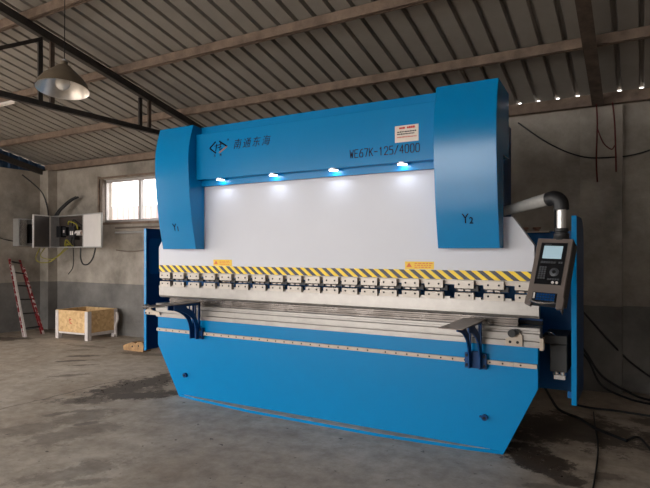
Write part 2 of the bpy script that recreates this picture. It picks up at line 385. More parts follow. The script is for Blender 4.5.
# eave filler over the left part of the back wall
g = G(); g.box(XL, -2.0, YB+.02, YB+.12, 3.228, ZE+.05, 'wall'); struct('trim_1', g)
g = G(); g.box(XL-.1, XR, YB+.02, YB+.12, 3.228, ZE-.03, 'wall'); struct('trim_2', g)

# window
g = G(); fy0, fy1 = YB+.05, YB+.11
for (a, b_, c, d) in ((WX0, WX0+.05, WZ0, WZ1), (WX1-.05, WX1, WZ0, WZ1), (WX0+.05, WX1-.05, WZ1-.05, WZ1), (WX0+.05, WX1-.05, WZ0, WZ0+.05)):
    g.box(a, b_, fy0, fy1, c, d, 'wframe')
wf = struct('window_1', g)
g = G(); mxx = (WX0+WX1)/2
g.box(mxx-.045, mxx+.03, fy0-.01, fy1-.01, WZ0+.05, WZ1-.05, 'wframe'); link('window_mullion', g, wf)
for (a, b_) in ((WX0+.05, mxx-.045), (mxx+.03, WX1-.05)):
    g = G(); g.box(a, b_, fy0+.02, fy0+.026, WZ0+.05, WZ1-.05, 'glass'); link('window_pane', g, wf)
g = G(); g.box(WX0-.02, WX1+.02, YB-.04, YB+.05, WZ0-.045, WZ0, 'rust'); link('window_sill', g, wf)
g = G(); g.box(WX0-.085, WX0-.05, YB-.05, YB, WZ0-.05, WZ1+.07, 'rust'); g.box(WX0-.04, WX0+.03, YB-.03, YB+.05, WZ0-.04, WZ1+.03, 'pipe'); link('window_jamb', g, wf)
g = G(); g.box(WX0-.085, WX1+.06, YB-.05, YB, WZ1+.02, WZ1+.05, 'rust'); link('window_head', g, wf)

# fence in the yard behind the window
g = G(); vs = []; k = 0; x = -18
pts = corrug(-18, -4, .2, .07, .03, .03)
vs = [(x, 9.5-h, 0) for x, h in pts]+[(x, 9.5-h, 2.72) for x, h in pts]+[(x, 9.52-h, 0) for x, h in pts]+[(x, 9.52-h, 2.72) for x, h in pts]
n = len(pts); g.add(vs, [(i, i+1, n+i+1, n+i) for i in range(n-1)]+[(2*n+i, 3*n+i, 3*n+i+1, 2*n+i+1) for i in range(n-1)], 'fence')
tag(link('sheet_fence', g, fixn=False), 'pale corrugated sheet fence seen through the bright window', 'fence')

# concrete pillars
g = G(); g.box(XL, -10.41, 6.8, YB, 0, 3.22, 'wall'); tag(link('concrete_pillar', g), 'square plastered pillar in the room corner behind the open electrical cabinet', 'pillar')
g = G(); g.box(-.60, -.175, 6.86, YB, 0, 3.2, 'wall'); tag(link('concrete_pillar', g), 'wide shallow plastered pillar on the dark wall behind the control panel', 'pillar')

# purlins (C channel bars)
PUR = [6.93, 5.80, 4.65, 3.50, 2.35, 1.2]
plab = ['rusty roof purlin lying along the top of the back wall', 'rusty roof purlin next in from the back wall',
        'rusty roof purlin passing high over the blue machine', 'rusty roof purlin crossing the upper corner above the hanging lamp',
        'rusty roof purlin second from the ridge', 'rusty roof purlin nearest the ridge']
for y, lb in zip(PUR, plab):
    zt = roofz(y)-.012; g = G(); hh = 0 if y > 6.9 else .03
    if y > 6.9: zt = ZE-.004
    g.prism([(y-.035, zt), (y+.035, zt-.014), (y+.035, zt-.124+hh), (y+.02, zt-.124+hh), (y+.02, zt-.03), (y-.02, zt-.03), (y-.02, zt-.11+hh), (y-.005, zt-.11+hh), (y-.005, zt-.125+hh), (y-.035, zt-.125+hh)], 'x', XL+.01, XR, 'rust')
    tag(link('roof_purlin', g), lb, 'purlin', 'steel purlins under the roof')
for y in (-.2, -1.9, -3.8):
    zt = roofz(y)-.03; g = G(); g.box(XL+.01, XR, y-.035, y+.035, zt-.12, zt, 'rust')
    tag(link('roof_purlin', g), 'rusty roof purlin on the opposite roof slope', 'purlin', 'steel purlins on the other roof slope')

# trusses
def truss(x, label, rust=False):
    t = thing('roof_truss', (x, YB, 3.2), label, 'truss')
    dm = 'truss_rust' if rust else 'truss'
    def top(y): return roofz(y)-.112
    g = G(); w = .05 if rust else .035
    y1 = 6.98 if not rust else 6.88; yr = RID
    hh = .09 if not rust else .05
    g.prism([(y1, top(y1)), (yr, top(yr)), (YF+.05, top(YF+.05)), (YF+.05, top(YF+.05)-hh), (yr, top(yr)-hh), (y1, top(y1)-hh)], 'x', x-w, x+w, dm)
    link('top_chord', g, t)
    if rust:
        g = G(); g.prism([(y1, top(y1)-.05), (yr, top(yr)-.05), (yr, top(yr)-.06), (y1, top(y1)-.06)], 'x', x-.06, x+.06, 'truss_rust'); link('flange', g, t)
        return t
    g = G(); g.box(x-.03, x+.03, YF+.05, 5.75, 3.165, 3.225, dm); link('bottom_chord', g, t)
    ys = [5.09, 3.7, 2.3, .5, -1.3, -2.7]
    for y in ys:
        for dx, dy in ((-.03, -.05), (.03, .05)):
            g = G(); g.box(x+dx-.012, x+dx+.012, y+dy-.025, y+dy+.025, 3.225, top(y+dy+.025)-hh, 'truss_rust' if dx > 0 else dm); link('web_post', g, t)
    for ya, yb in ((3.65, 2.36), (2.25, .55)):
        g = G(); za, zb = top(ya)-hh, 3.225
        g.obox((x-.015, ya, za-.04), (.03, 0, 0), (0, yb-ya, zb-za), (0, 0, .045), dm); link('web_diagonal', g, t)
    return t
truss(-5.7, 'dark steel roof truss running from above the hanging lamp toward the blue machine')
truss(-.415, 'rusty brown roof beam above the control panel side', rust=True)
g = G(); x = XL+.06
g.prism([(6.98, roofz(6.98)-.15), (RID, roofz(RID)-.15), (RID, roofz(RID)-.26), (6.98, roofz(6.98)-.26)], 'x', x-.03, x+.03, 'truss')
tag(link('gable_rafter', g), 'dark sloping rafter along the blue gable sheeting', 'rafter')

# ------------------------------------------------------------------ press brake
CX = -2.67; YT = 4.357; YR = 4.31
PB = thing('press_brake', (CX, 4.6, 0), 'large blue and white sheet metal press brake standing on the concrete floor', 'machine')
def part(name, g, **kw): return link(name, g, PB, **kw)

g = G()
poly = [(-4.67, .85), (-4.67, .54), (-4.35, 0), (-.924, 0), (-.668, .54), (-.668, .85)]
g.prism(poly, 'y', YT, YT+.07, 'blue'); tp = part('table_plate', g, bevel=.003)
# foot ledge bowed outwards, dusty on top
g = G(); g.prism([(-4.35, YT), (-4.1, YT-.035), (-3.3, YT-.10), (-1.95, YT-.10), (-1.2, YT-.035), (-.95, YT)], 'z', 0, .026, 'blue')
g.prism([(-4.27, YT), (-4.1, YT-.031), (-3.3, YT-.095), (-1.95, YT-.095), (-1.2, YT-.031), (-1.02, YT)], 'z', .026, .028, 'floor')
part('foot_ledge', g)
for (x, z) in ((-4.246, .245), (-1.062, .272)):
    g = G(); g.disc((x, YT+.002, z), (0, -1, 0), .024, .03, 'navy', 14); g.disc((x, YT-.028, z), (0, -1, 0), .011, .008, 'hole', 10); g.box(x-.042, x-.02, YT-.012, YT, z-.006, z+.008, 'navy')
    part('lifting_stub', g)
# guide rail, three lengths
for a, b_ in ((-4.665, -3.30), (-3.297, -1.955), (-1.952, -.842), (-.839, -.673)):
    g = G(); g.box(a, b_, YT-.024, YT, .695, .727, 'cream'); x = a+.05
    while x < b_-.03:
        g.disc((x, YT-.0235, .711), (0, -1, 0), .0075, .002, 'hole', 10); x += .098
    part('guide_rail', g)
# table cap: grooved clamping rail
g = G(); y0 = YT-.012
pr = [(YT+.13, .85), (y0, .85), (y0, .893), (y0+.016, .896), (y0+.016, .903), (y0-.002, .906), (y0-.002, .952), (y0+.02, .956), (y0+.02, .972), (y0+.002, .976), (y0+.002, .995), (y0+.012, 1.0), (YT+.13, 1.0)]
g.prism(pr, 'x', -4.69, -.655, 'steel'); part('table_rail', g, bevel=.001)
# lower die with ridges
g = G(); yd = YT+.03
pr = [(yd+.1, 1.0), (yd, 1.0), (yd, 1.014), (yd+.012, 1.018), (yd+.012, 1.03), (yd+.002, 1.034), (yd+.002, 1.047), (yd+.014, 1.05), (yd+.014, 1.062), (yd+.04, 1.062), (yd+.05, 1.05), (yd+.06, 1.062), (yd+.1, 1.062)]
g.prism(pr, 'x', -4.53, -.82, 'steel_dark'); part('die_block', g)
# punch
g = G(); yp = YT-.01
g.prism([(yp, 1.198), (yp, 1.09), (yp+.018, 1.07), (yp+.06, 1.067), (yp+.06, 1.198)], 'x', -4.64, -.66, 'steel'); part('punch', g, bevel=.001)
# ram plate
def ram_poly(e=0):
    return [(-4.605, 1.35), (-4.605, 1.62), (-4.47, 1.84), (-4.2, 1.84), (-4.2, 2.30), (-1.14, 2.30), (-1.14, 1.84), (-.84, 1.84), (-.685, 1.62), (-.685, 1.35)]
g = G(); g.prism(ram_poly(), 'y', YR, YR+.07, 'white'); ram = part('ram', g, bevel=.004)
g = G(); g.box(-4.60, -.69, YR-.003, YR, 1.352, 1.425, 'stripe'); link('warning_tape', g, ram)
g = G(); g.box(-4.60, -.69, YR+.01, YR+.06, 1.312, 1.35, 'clamp'); link('adapter_strip', g, ram)
for (a, b_) in ((-3.817, -3.572), (-1.713, -1.461)):
    g = G(); g.box(a, b_, YR-.002, YR, 1.428, 1.492, 'yellow'); yy = YR-.0035
    g.prism([(a+.012, 1.445), (a+.062, 1.445), (a+.037, 1.483)], 'y', yy, YR-.002, 'orange')
    for k in range(3):
        x = a+.085
        while x < b_-.03:
            w = random.uniform(.012, .03); g.box(x, x+w, yy, YR-.002, 1.473-.016*k, 1.480-.016*k, 'orange'); x += w+.008
    link('caution_label', g, ram)
# tool clamps
cxs = [-4.56, -4.36, -4.142, -3.925, -3.71, -3.50, -3.29, -3.085, -2.88, -2.68, -2.49, -2.30, -2.11, -1.93, -1.732, -1.53, -1.283, -1.055, -.822]
protoU = protoL = None
for i, x in enumerate(cxs):
    if i == 0:
        w = .152; g = G(); a = x
        g.box(a, a+w, YR-.03, YR+.01, 1.284, 1.346, 'clamp')
        for hx in (.035, w-.035):
            g.disc((a+hx, YR-.0295, 1.315), (0, -1, 0), .0085, .0025, 'hole', 10)
        g.prism([(YR-.03, 1.284), (YR-.018, 1.276), (YR+.01, 1.276), (YR+.01, 1.284)], 'x', a+.02, a+w-.02, 'hole')
        for hx in (.045, w-.05): g.box(a+hx-.02, a+hx+.02, YR-.012, YR-.004, 1.262, 1.276, 'steel_dark')
        g.box(a+.004, a+w+.03, YR-.004, YR+.03, 1.262, 1.3, 'breaker')
        protoU = link('tool_clamp', g, PB, origin=(x, YR, 1.31))
        g = G(); g.box(a, a+w, YR-.026, YR+.01, 1.196, 1.25, 'clamp')
        for hx in (.035, w-.035):
            g.disc((a+hx, YR-.0255, 1.228), (0, -1, 0), .0085, .0025, 'hole', 10)
        g.box(a+w, a+w+.05, YR+.0, YR+.03, 1.198, 1.215, 'steel')
        protoL = link('lower_jaw', g, protoU)
    else:
        u = protoU.copy(); C.objects.link(u); u.parent = PB; u.location = Vector((x, YR, 1.31))-WL[PB.name]
        l = protoL.copy(); C.objects.link(l); l.parent = u

# upper beam
g = G(); g.prism([(4.262, 2.245), (4.262, 2.855), (4.45, 2.855), (4.45, 2.32), (4.305, 2.31), (4.305, 2.245)], 'x', -3.95, -1.385, 'blue'); beam = part('upper_beam', g, bevel=.003)
g = G(); g.box(-3.934, -1.387, 4.18, 4.261, 2.305, 2.765, 'blue'); fp = part('front_panel', g, bevel=.003)
YP = 4.18
def mark(name, g): return link(name, g, fp)
STROKES = {'W': [[(0, 1), (.25, 0), (.5, .7), (.75, 0), (1, 1)]], 'E': [[(1, 1), (0, 1), (0, 0), (1, 0)], [(0, .52), (.8, .52)]],
 '6': [[(.85, 1), (.35, .85), (0, .4), (0, .12), (.2, 0), (.8, 0), (1, .15), (1, .4), (.8, .55), (.1, .5)]], '7': [[(0, 1), (1, 1), (.4, 0)]],
 'K': [[(0, 0), (0, 1)], [(1, 1), (.05, .45)], [(.3, .6), (1, 0)]], '-': [[(0, .5), (.9, .5)]], '1': [[(.2, .8), (.5, 1), (.5, 0)]],
 '2': [[(0, .8), (.2, 1), (.8, 1), (1, .8), (1, .62), (0, 0), (1, 0)]], '5': [[(1, 1), (.1, 1), (.05, .56), (.75, .58), (1, .42), (1, .15), (.8, 0), (0, .02)]],
 '/': [[(0, -.05), (1, 1.05)]], '4': [[(.75, 0), (.75, 1), (0, .3), (1, .3)]], '0': [[(.2, 0), (.8, 0), (1, .2), (1, .8), (.8, 1), (.2, 1), (0, .8), (0, .2), (.2, 0)]]}
g = G(); px_ = -2.165
for ch in 'WE67K-125/4000':
    for st in STROKES[ch]:
        for (a, b_) in zip(st, st[1:]):
            p = Vector((px_+a[0]*.031, 0, 2.378+a[1]*.066)); q = Vector((px_+b_[0]*.031, 0, 2.378+b_[1]*.066)); d = (q-p).normalized(); nn = Vector((-d.z, 0, d.x))*.0034; d = d*.002
            vs = [p-d+nn, q+d+nn, q+d-nn, p-d-nn]; vs = [Vector((v.x, YP-.002, v.z)) for v in vs]+[Vector((v.x, YP, v.z)) for v in vs]
            g.add(vs, [(0, 1, 2, 3), (7, 6, 5, 4), (0, 4, 5, 1), (1, 5, 6, 2), (2, 6, 7, 3), (3, 7, 4, 0)], 'ink2')
    px_ += .0458
mark('model_lettering', g)
text('maker_lettering', '南通东海', .102, (-3.45, YP, 2.583), (1, 0, 0), (0, 0, 1), 'ink2', fp, shear=.25, spacing=1.35, xs=.95)
# diamond emblem from two chevrons
g = G(); cx, cz = -3.638, 2.61; t = .022
def bar(p, q, th, mt):
    p = Vector((p[0], 0, p[1])); q = Vector((q[0], 0, q[1])); d = (q-p).normalized(); nn = Vector((-d.z, 0, d.x))*th/2
    vs = [p+nn, q+nn, q-nn, p-nn]; vs = [Vector((v.x, YP-.0025, v.z)) for v in vs]+[Vector((v.x, YP, v.z)) for v in vs]
    g.add(vs, [(0, 1, 2, 3), (7, 6, 5, 4), (0, 4, 5, 1), (1, 5, 6, 2), (2, 6, 7, 3), (3, 7, 4, 0)], mt)
bar((cx-.112, cz), (cx-.035, cz+.058), .014, 'ink'); bar((cx-.112, cz), (cx-.03, cz-.055), .014, 'ink')
bar((cx+.012, cz+.06), (cx+.112, cz), .016, 'ink'); bar((cx+.112, cz), (cx+.012, cz-.055), .014, 'copper')
bar((cx-.05, cz+.016), (cx+.055, cz+.03), .007, 'ink2'); bar((cx-.02, cz+.036), (cx-.034, cz-.036), .009, 'ink'); bar((cx+.03, cz+.04), (cx+.018, cz-.03), .008, 'ink2')
bar((cx-.012, cz-.005), (cx+.04, cz+.004), .007, 'ink'); bar((cx+.018, cz-.03), (cx+.052, cz-.012), .007, 'ink2')
mark('emblem', g)
text('emblem_lettering', '东', .028, (cx-.06, YP, cz-.088), (1, 0, 0), (0, 0, 1), 'ink2', fp)
text('emblem_lettering', '海', .028, (cx+.015, YP, cz-.085), (1, 0, 0), (0, 0, 1), 'ink2', fp)
text('registered_mark', '®', .028, (cx+.115, YP, cz+.055), (1, 0, 0), (0, 0, 1), 'ink2', fp)
# notice sticker: unreadably small print
g = G(); a, b_ = -1.749, -1.546; g.box(a, b_, YP-.002, YP, 2.467, 2.602, 'paper')
def line(z, h, x0, x1, mt, wmin=.008, wmax=.02, gap=.004):
    x = x0
    while x < x1:
        w = min(random.uniform(wmin, wmax), x1-x); g.box(x, x+w, YP-.0032, YP-.002, z, z+h*random.uniform(.75, 1), mt); x += w+gap
line(2.574, .018, a+.038, a+.09, 'red', .012, .018, .002); line(2.574, .018, a+.104, a+.175, 'red', .012, .018, .002)
line(2.546, .010, a+.02, b_-.02, 'ink2'); line(2.528, .010, a+.02, b_-.035, 'ink2'); line(2.503, .010, a+.02, b_-.015, 'pink', .012, .03, .003)
mark('notice_sticker', g)
# LED downlights under the front panel
for k, x in enumerate((-3.638, -2.991, -2.345, -1.698)):
    g = G(); g.lathe([(0, 0), (.040, 0), (.047, .004), (.047, .014), (0, .014)], (x, 4.212, 2.291), (0, 0, 1), 'chrome', 24)
    lp = part('led_downlight', g, smooth=True)
    g = G(); g.disc((x, 4.212, 2.2915), (0, 0, -1), .038, .003, 'led', 24); link('lens', g, lp)
    ld = bpy.data.lights.new('led_light', 'SPOT'); ld.energy = .28; ld.color = (.72, .84, 1); ld.spot_size = R(150); ld.spot_blend = .8; ld.shadow_soft_size = .03
    lo = bpy.data.objects.new('led_light', ld); C.objects.link(lo); lo.parent = lp; lo.location = Vector((x, 4.222, 2.278))-WL[lp.name]; lo.rotation_euler = (R(8), 0, 0)

# cylinder covers
prof = [(4.18, 1.6), (4.148, 1.75), (4.119, 1.905), (4.096, 2.08), (4.078, 2.26), (4.071, 2.38), (4.070, 2.52), (4.078, 2.62), (4.098, 2.72), (4.14, 2.86)]
def bez(pts, n=5): return [(v.x, v.y) for v in smooth_path([(a, b_, 0) for a, b_ in pts], n)]
pf = bez(prof)
for (x0, x1, tx, sub) in ((-4.405, -3.935, -4.213, '1'), (-1.385, -.909, -1.182, '2')):
    g = G(); poly = pf+[(4.50, 2.83), (4.50, 2.31), (4.303, 2.31), (4.303, 1.6)]
    g.prism(poly, 'x', x0, x1, 'cover'); cv = part('cylinder_cover', g, smooth=True, bevel=.003)
    d = Vector((0, pf[8][0]-pf[3][0], pf[8][1]-pf[3][1])).normalized()
    def onface(z):
        for (a, b_) in zip(pf, pf[1:]):
            if a[1] <= z <= b_[1]:
                return a[0]+(b_[0]-a[0])*(z-a[1])/(b_[1]-a[1])
    text('cover_lettering', 'Y', .108, (tx, onface(1.79)-.002, 1.79), (1, 0, 0), d, 'ink', cv, xs=.85)
    text('cover_lettering', sub, .07, (tx+.056, onface(1.787)-.002, 1.787), (1, 0, 0), d, 'ink', cv, xs=.9, bold=.001)

# C-frames, rear tie, back gauge
for xc in (-4.26, -1.13):
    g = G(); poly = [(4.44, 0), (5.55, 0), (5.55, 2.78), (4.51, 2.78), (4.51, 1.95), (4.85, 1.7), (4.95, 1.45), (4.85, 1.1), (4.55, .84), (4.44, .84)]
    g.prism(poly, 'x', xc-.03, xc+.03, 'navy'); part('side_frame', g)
g = G(); g.box(-4.22, -1.17, 5.1, 5.2, 2.0, 2.75, 'navy'); part('rear_beam', g)
g = G(); g.box(-4.2, -1.19, 4.98, 5.08, .98, 1.5, 'guard'); part('back_gauge', g)
g = G(); g.box(-4.22, -1.17, 4.44, 4.5, .05, .84, 'navy'); part('table_rear_plate', g)
for s, xo in ((-1, -5.03), (1, -.42)):
    xi = -4.30 if s < 0 else -1.09
    a, b_ = sorted((xi, xo-.02*s))
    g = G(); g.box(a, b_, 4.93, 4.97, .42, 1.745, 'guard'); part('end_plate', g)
# end guards
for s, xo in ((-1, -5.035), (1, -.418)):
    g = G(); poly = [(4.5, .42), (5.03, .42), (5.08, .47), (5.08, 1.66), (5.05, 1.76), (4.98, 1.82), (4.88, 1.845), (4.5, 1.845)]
    a, b_ = sorted((xo, xo-.008*s)); g.prism(poly, 'x', a, b_, 'navy')  # same paint as the flange, darker colour stands for its shade
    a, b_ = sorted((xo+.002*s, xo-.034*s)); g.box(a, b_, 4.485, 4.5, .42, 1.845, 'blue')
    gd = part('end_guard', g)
    if s < 0:     # pressed window recess on the inner face
        rr = []
        for (cy, cz2, a0) in ((4.86, 1.68, 0), (4.60, 1.68, 90), (4.60, 1.36, 180), (4.86, 1.36, 270)):
            for k in range(5): q = R(a0+22.5*k); rr.append((cy+.05*math.cos(q), cz2+.05*math.sin(q)))
        g = G(); g.prism(rr, 'x', xo+.008, xo+.014, 'guard'); link('guard_window', g, gd)
    else:
        g = G(); g.box(-.48, -.45, 4.49, 4.52, .47, .52, 'guard'); link('latch_tab', g, gd)
# bolts on top of the tie
g = G(); g.box(-.93, -.66, 4.86, 4.93, 1.735, 1.747, 'cream')
part('bracket_plate', g)
for x in (-.86, -.76):
    g = G(); g.lathe([(.020, 0), (.020, .012), (.034, .02), (.034, .032), (.02, .032), (.018, .006)], (x, 4.895, 1.747), (0, 0, 1), 'copper', 16); part('lifting_ring', g, smooth=True)
# black valve housing + filter bowls
g = G(); g.box(-.67, -.487, 4.55, 4.925, .855, .925, 'blackbox'); g.box(-.612, -.487, 4.55, 4.925, .645, .855, 'blackbox'); vb = part('valve_housing', g, bevel=.006)
g = G(); g.box(-.585, -.505, 4.57, 4.62, .585, .615, 'boxwhite'); g.disc((-.575, 4.59, .645), (0, 0, -1), .022, .03, 'chrome'); g.disc((-.52, 4.59, .645), (0, 0, -1), .022, .03, 'chrome'); link('filter_block', g, vb)
g = G(); g.tube(smooth_path([(-.64, 4.6, .925), (-.63, 4.58, .945), (-.60, 4.57, .94), (-.585, 4.58, .925)], 4), .008, 'chrome'); link('fitting', g, vb)
g = G(); g.box(-.655, -.628, YT-.02, YT+.05, .835, .925, 'cream'); part('rail_end_block', g)
g = G(); g.box(-.86, -.66, 4.52, 4.56, 1.0, 1.03, 'hole'); g.box(-.86, -.66, 4.52, 4.58, 1.035, 1.05, 'navy'); part('stop_bar', g)

# edge stop brackets at both ends of the table rail
for x0, fl in ((-.90, 1), (-4.86, -1)):
    g = G(); y1 = y0-.004
    if fl > 0: poly = [(x0, .858), (x0+.125, .858), (x0+.125, .935), (x0+.10, .965), (x0+.03, .965), (x0+.03, .925), (x0, .905)]
    else: poly = [(x0+.02, .87), (x0+.25, .87), (x0+.25, .90), (x0+.12, .92), (x0+.10, .965), (x0+.04, .975), (x0+.04, .92), (x0+.02, .91)]
    g.prism(poly, 'y', y1-.016, y1, 'cream')
    for hx in (.035, .09): g.disc((x0+hx, y1-.0155, .885), (0, -1, 0), .011, .003, 'hole')
    sb = part('edge_stop', g)
    g = G(); kx = x0+.065
    g.disc((kx-.01, y1-.016, .955), (0, -1, 0), .012, .02, 'chrome'); g.disc((kx-.01, y1-.034, .955), (0, -1, 0), .03, .022, 'black', 16)
    g.disc((kx+.015, y1-.016, .965), (0, -1, 0), .022, .014, 'black', 14); link('knob', g, sb)

# sheet supports on the guide rail
def support(xc, rear=4.31):
    g = G(); xs = (xc-.042, xc+.042)
    out = [(YT-.028, .66), (YT-.062, .66), (YT-.066, .78), (YT-.10, .86), (YT-.17, .935), (YT-.27, .985), (YT-.40, 1.00), (YT-.40, 1.043), (YT-.028, 1.043)]
    hole = [(YT-.105, 1.015), (YT-.105, .915), (YT-.15, .962), (YT-.215, .992), (YT-.235, 1.015)]
    hole2 = [(YT-.09, 1.015), (YT-.055, 1.015), (YT-.055, .86), (YT-.09, .90)]
    for x in xs:
        # gusset as ribs around the openings
        a, b_ = x-.005, x+.005
        g.prism([(YT-.028, .66), (YT-.055, .66), (YT-.055, 1.015), (YT-.028, 1.015)], 'x', a, b_, 'navy')
        g.prism([(YT-.028, 1.015), (YT-.40, 1.015), (YT-.40, 1.043), (YT-.028, 1.043)], 'x', a, b_, 'navy')
        top_ = [(YT-.40, 1.016), (YT-.235, 1.016), (YT-.215, .995), (YT-.15, .966), (YT-.105, .925), (YT-.08, .87), (YT-.056, .80), (YT-.056, .66)]
        bot_ = [(YT-.40, .985), (YT-.30, .968), (YT-.24, .945), (YT-.18, .91), (YT-.135, .87), (YT-.11, .82), (YT-.095, .76), (YT-.092, .66)]
        for i in range(len(top_)-1):
            g.prism([top_[i], bot_[i], bot_[i+1], top_[i+1]], 'x', a, b_, 'navy')
        g.prism([(YT-.105, 1.016), (YT-.105, .905), (YT-.09, .87), (YT-.09, 1.016)], 'x', a, b_, 'navy')
    s = part('sheet_support', g)
    g = G(); g.box(xc-.085, xc+.085, 3.66, rear, 1.043, 1.05, 'plate'); link('support_plate', g, s, bevel=.001)
    g = G(); g.box(xc-.085, xc-.04, YT-.045, YT-.0242, .655, .775, 'navy'); g.box(xc+.04, xc+.085, YT-.045, YT-.0242, .655, .775, 'navy'); g.box(xc-.04, xc+.04, YT-.035, YT-.0242, .655, .79, 'navy')
    for bx in (-.068, .068):
        for bz in (.68, .755): g.disc((xc+bx, YT-.045, bz), (0, -1, 0), .011, .012, 'hole', 10)
    link('carriage', g, s); return s
support(-4.06); support(-1.125)

# pendant control panel on its swing arm
g = G(); pts = smooth_path([(-.99, 4.47, 1.885), (-.86, 4.37, 1.90), (-.70, 4.24, 1.925), (-.56, 4.13, 1.945)], 6)
rs = [.034+.012*i/(len(pts)-1)+(.002 if i % 2 else 0) for i in range(len(pts))]
g.tube(pts, rs, 'greyarm', 16); arm = part('swing_arm', g, smooth=True)
g = G(); g.tube([(-1.10, 4.56, 1.89), (-.97, 4.46, 1.887)], .05, 'black', 16); link('arm_socket', g, arm)
g = G(); e = smooth_path([(-.565, 4.135, 1.944), (-.52, 4.105, 1.948), (-.482, 4.088, 1.92), (-.475, 4.085, 1.862)], 6)
g.tube(e, [.05]*len(e), 'black', 18); link('elbow', g, arm, smooth=True)
g = G(); g.tube([(-.475, 4.085, 1.87), (-.475, 4.085, 1.725)], .031, 'tube', 20); g.tube([(-.515, 4.10, 1.87), (-.515, 4.10, 1.73)], .008, 'hole', 8); link('drop_tube', g, arm, smooth=True)
g = G(); g.lathe([(0, 1.735), (.045, 1.735), (.047, 1.715), (.041, 1.71), (.041, 1.702), (.05, 1.698), (.05, 1.67), (.054, 1.665), (.054, 1.655), (0, 1.655)], (-.475, 4.085, 0), (0, 0, 1), 'black', 24); link('swivel_collar', g, arm, smooth=True)

ES = Vector((-.10, -.44, -.90)).normalized(); EX = Vector((1, -.16, -.045)).normalized(); EX = (EX-ES*EX.dot(ES)).normalized(); EN = ES.cross(EX).normalized()
if EN.y < 0: EN = -EN
TL = Vector((-.622, 4.06, 1.668))
def Q(a, s, t=0): return TL+EX*a+ES*s+EN*t
def qpoly(g, poly, t0, t1, mt):
    n = len(poly); vs = [Q(a, s, t0) for a, s in poly]+[Q(a, s, t1) for a, s in poly]
    g.add(vs, [tuple(range(n)), tuple(range(2*n-1, n-1, -1))]+[(i, (i+1) % n, n+(i+1) % n, n+i) for i in range(n)], mt)
def qbox(g, a0, a1, s0, s1, t0, t1, mt): qpoly(g, [(a0, s0), (a1, s0), (a1, s1), (a0, s1)], t0, t1, mt)
g = G(); W = .232
qpoly(g, [(0, 0), (W, 0), (W, .425), (W+.008, .44), (W+.006, .505), (W-.035, .51), (W-.04, .47), (.04, .47), (.035, .505), (-.008, .49), (-.008, .44), (0, .425)], 0, .03, 'bezel')
qpoly(g, [(.0, .0), (W, 0), (W, .46), (.0, .46)], .03, .12, 'bezel_side')
qpoly(g, [(W-.01, .46), (W, .46), (W, .53), (W-.02, .50)], .03, .06, 'bezel_side')
cp = part('control_panel', g, bevel=.004)
g = G(); qbox(g, .032, W-.028, .035, .345, -.003, 0, 'inset'); link('panel_face', g, cp)
g = G(); qbox(g, .055, .178, .06, .155, -.006, -.003, 'screen'); link('screen', g, cp)
g = G(); qbox(g, .058, .10, .045, .053, -.0045, -.003, 'key'); link('printed_strip', g, cp)
for k in range(6):
    g = G(); qbox(g, .05+k*.0165, .063+k*.0165, .176, .190, -.006, -.003, 'key'); link('function_key', g, cp)
for a in (.165, .18):
    g = G(); qbox(g, a, a+.011, .176, .190, -.006, -.003, 'key'); link('function_key', g, cp)

g = G()
for r_ in range(6):
    for c_ in range(3): qbox(g, .048+c_*.017, .061+c_*.017, .215+r_*.016, .227+r_*.016, -.006, -.003, 'key')
link('keypad', g, cp)
g = G(); c0 = Q(.15, .255, -.003); g.lathe([(.030, 0), (.030, .006), (.014, .012), (.012, .004), (0, .004)], c0, -EN, 'key', 24); g.disc(Q(.15, .255, -.007), -EN, .012, .004, 'hole', 16); link('jog_dial', g, cp, smooth=True)
g = G()
for k in range(5): qbox(g, .112+k*.016, .124+k*.016, .30, .312, -.006, -.003, 'key')
link('mode_keys', g, cp)
for a in (.152, .178):
    g = G(); g.disc(Q(a, .331, -.003), -EN, .009, .008, 'boxwhite', 16); link('push_button', g, cp)
g = G(); qbox(g, .036, W-.038, .405, .47, -.002, 0, 'inset')
for r_ in range(3):
    for c_ in range(7): qbox(g, .062+c_*.0175, .076+c_*.0175, .412+r_*.018, .425+r_*.018, -.006, -.002, 'navy')
qbox(g, .044, .054, .412, .45, -.01, -.002, 'boxwhite')
link('keyboard', g, cp)
g = G(); g.tube(smooth_path([Q(.03, .47, -.015), Q(.07, .487, -.03), Q(.13, .490, -.03), Q(.185, .476, -.015)], 5), .006, 'chrome', 8); link('chrome_grip', g, cp, smooth=True)

# ------------------------------------------------------------------ hanging lamp
LX, LY, LZ = -4.27, 2.92, 2.955
ax = Vector((-.08, .12, 1)).normalized()
lamp = thing('pendant_lamp', (LX, LY, LZ), 'wide conical enamel lamp hanging from the roof by a thin wire', 'lamp')
g = G(); out = [(.216, 0), (.211, .012), (.195, .055), (.16, .105), (.113, .15), (.075, .185), (.06, .205), (.03, .215)]
g.lathe(out, (LX, LY, LZ), ax, 'lampout', 40); sh = link('lamp_shade', g, lamp, smooth=True, fixn=False)
g = G(); inn = [(r-.006 if r > .05 else r, h-.002) for r, h in out]; inn[0] = (.212, -.001)
g.lathe(inn, (LX, LY, LZ), ax, 'lampin', 40); link('reflector', g, sh, smooth=True, fixn=False)
g = G(); top = Vector((LX, LY, LZ))+ax*.205; g.tube([top, top+ax*.045], .03, 'lampout', 16); g.tube([top+ax*.045, top+ax*.065], .018, 'galv', 12); link('lamp_cap', g, lamp, smooth=True)
g = G(); c = Vector((LX, LY, LZ))+ax*.02
g.lathe([(0, -.02), (.03, -.014), (.052, .01), (.06, .04), (.056, .07), (.04, .10), (.025, .13), (.022, .17), (.022, .19)], c, ax, 'bulb', 24); link('light_bulb', g, lamp, smooth=True)
g = G(); t0 = top+ax*.065; g.tube([t0, Vector((t0.x+.01, t0.y, roofz(t0.y)))], .004, 'hole', 6); link('wire', g, lamp)

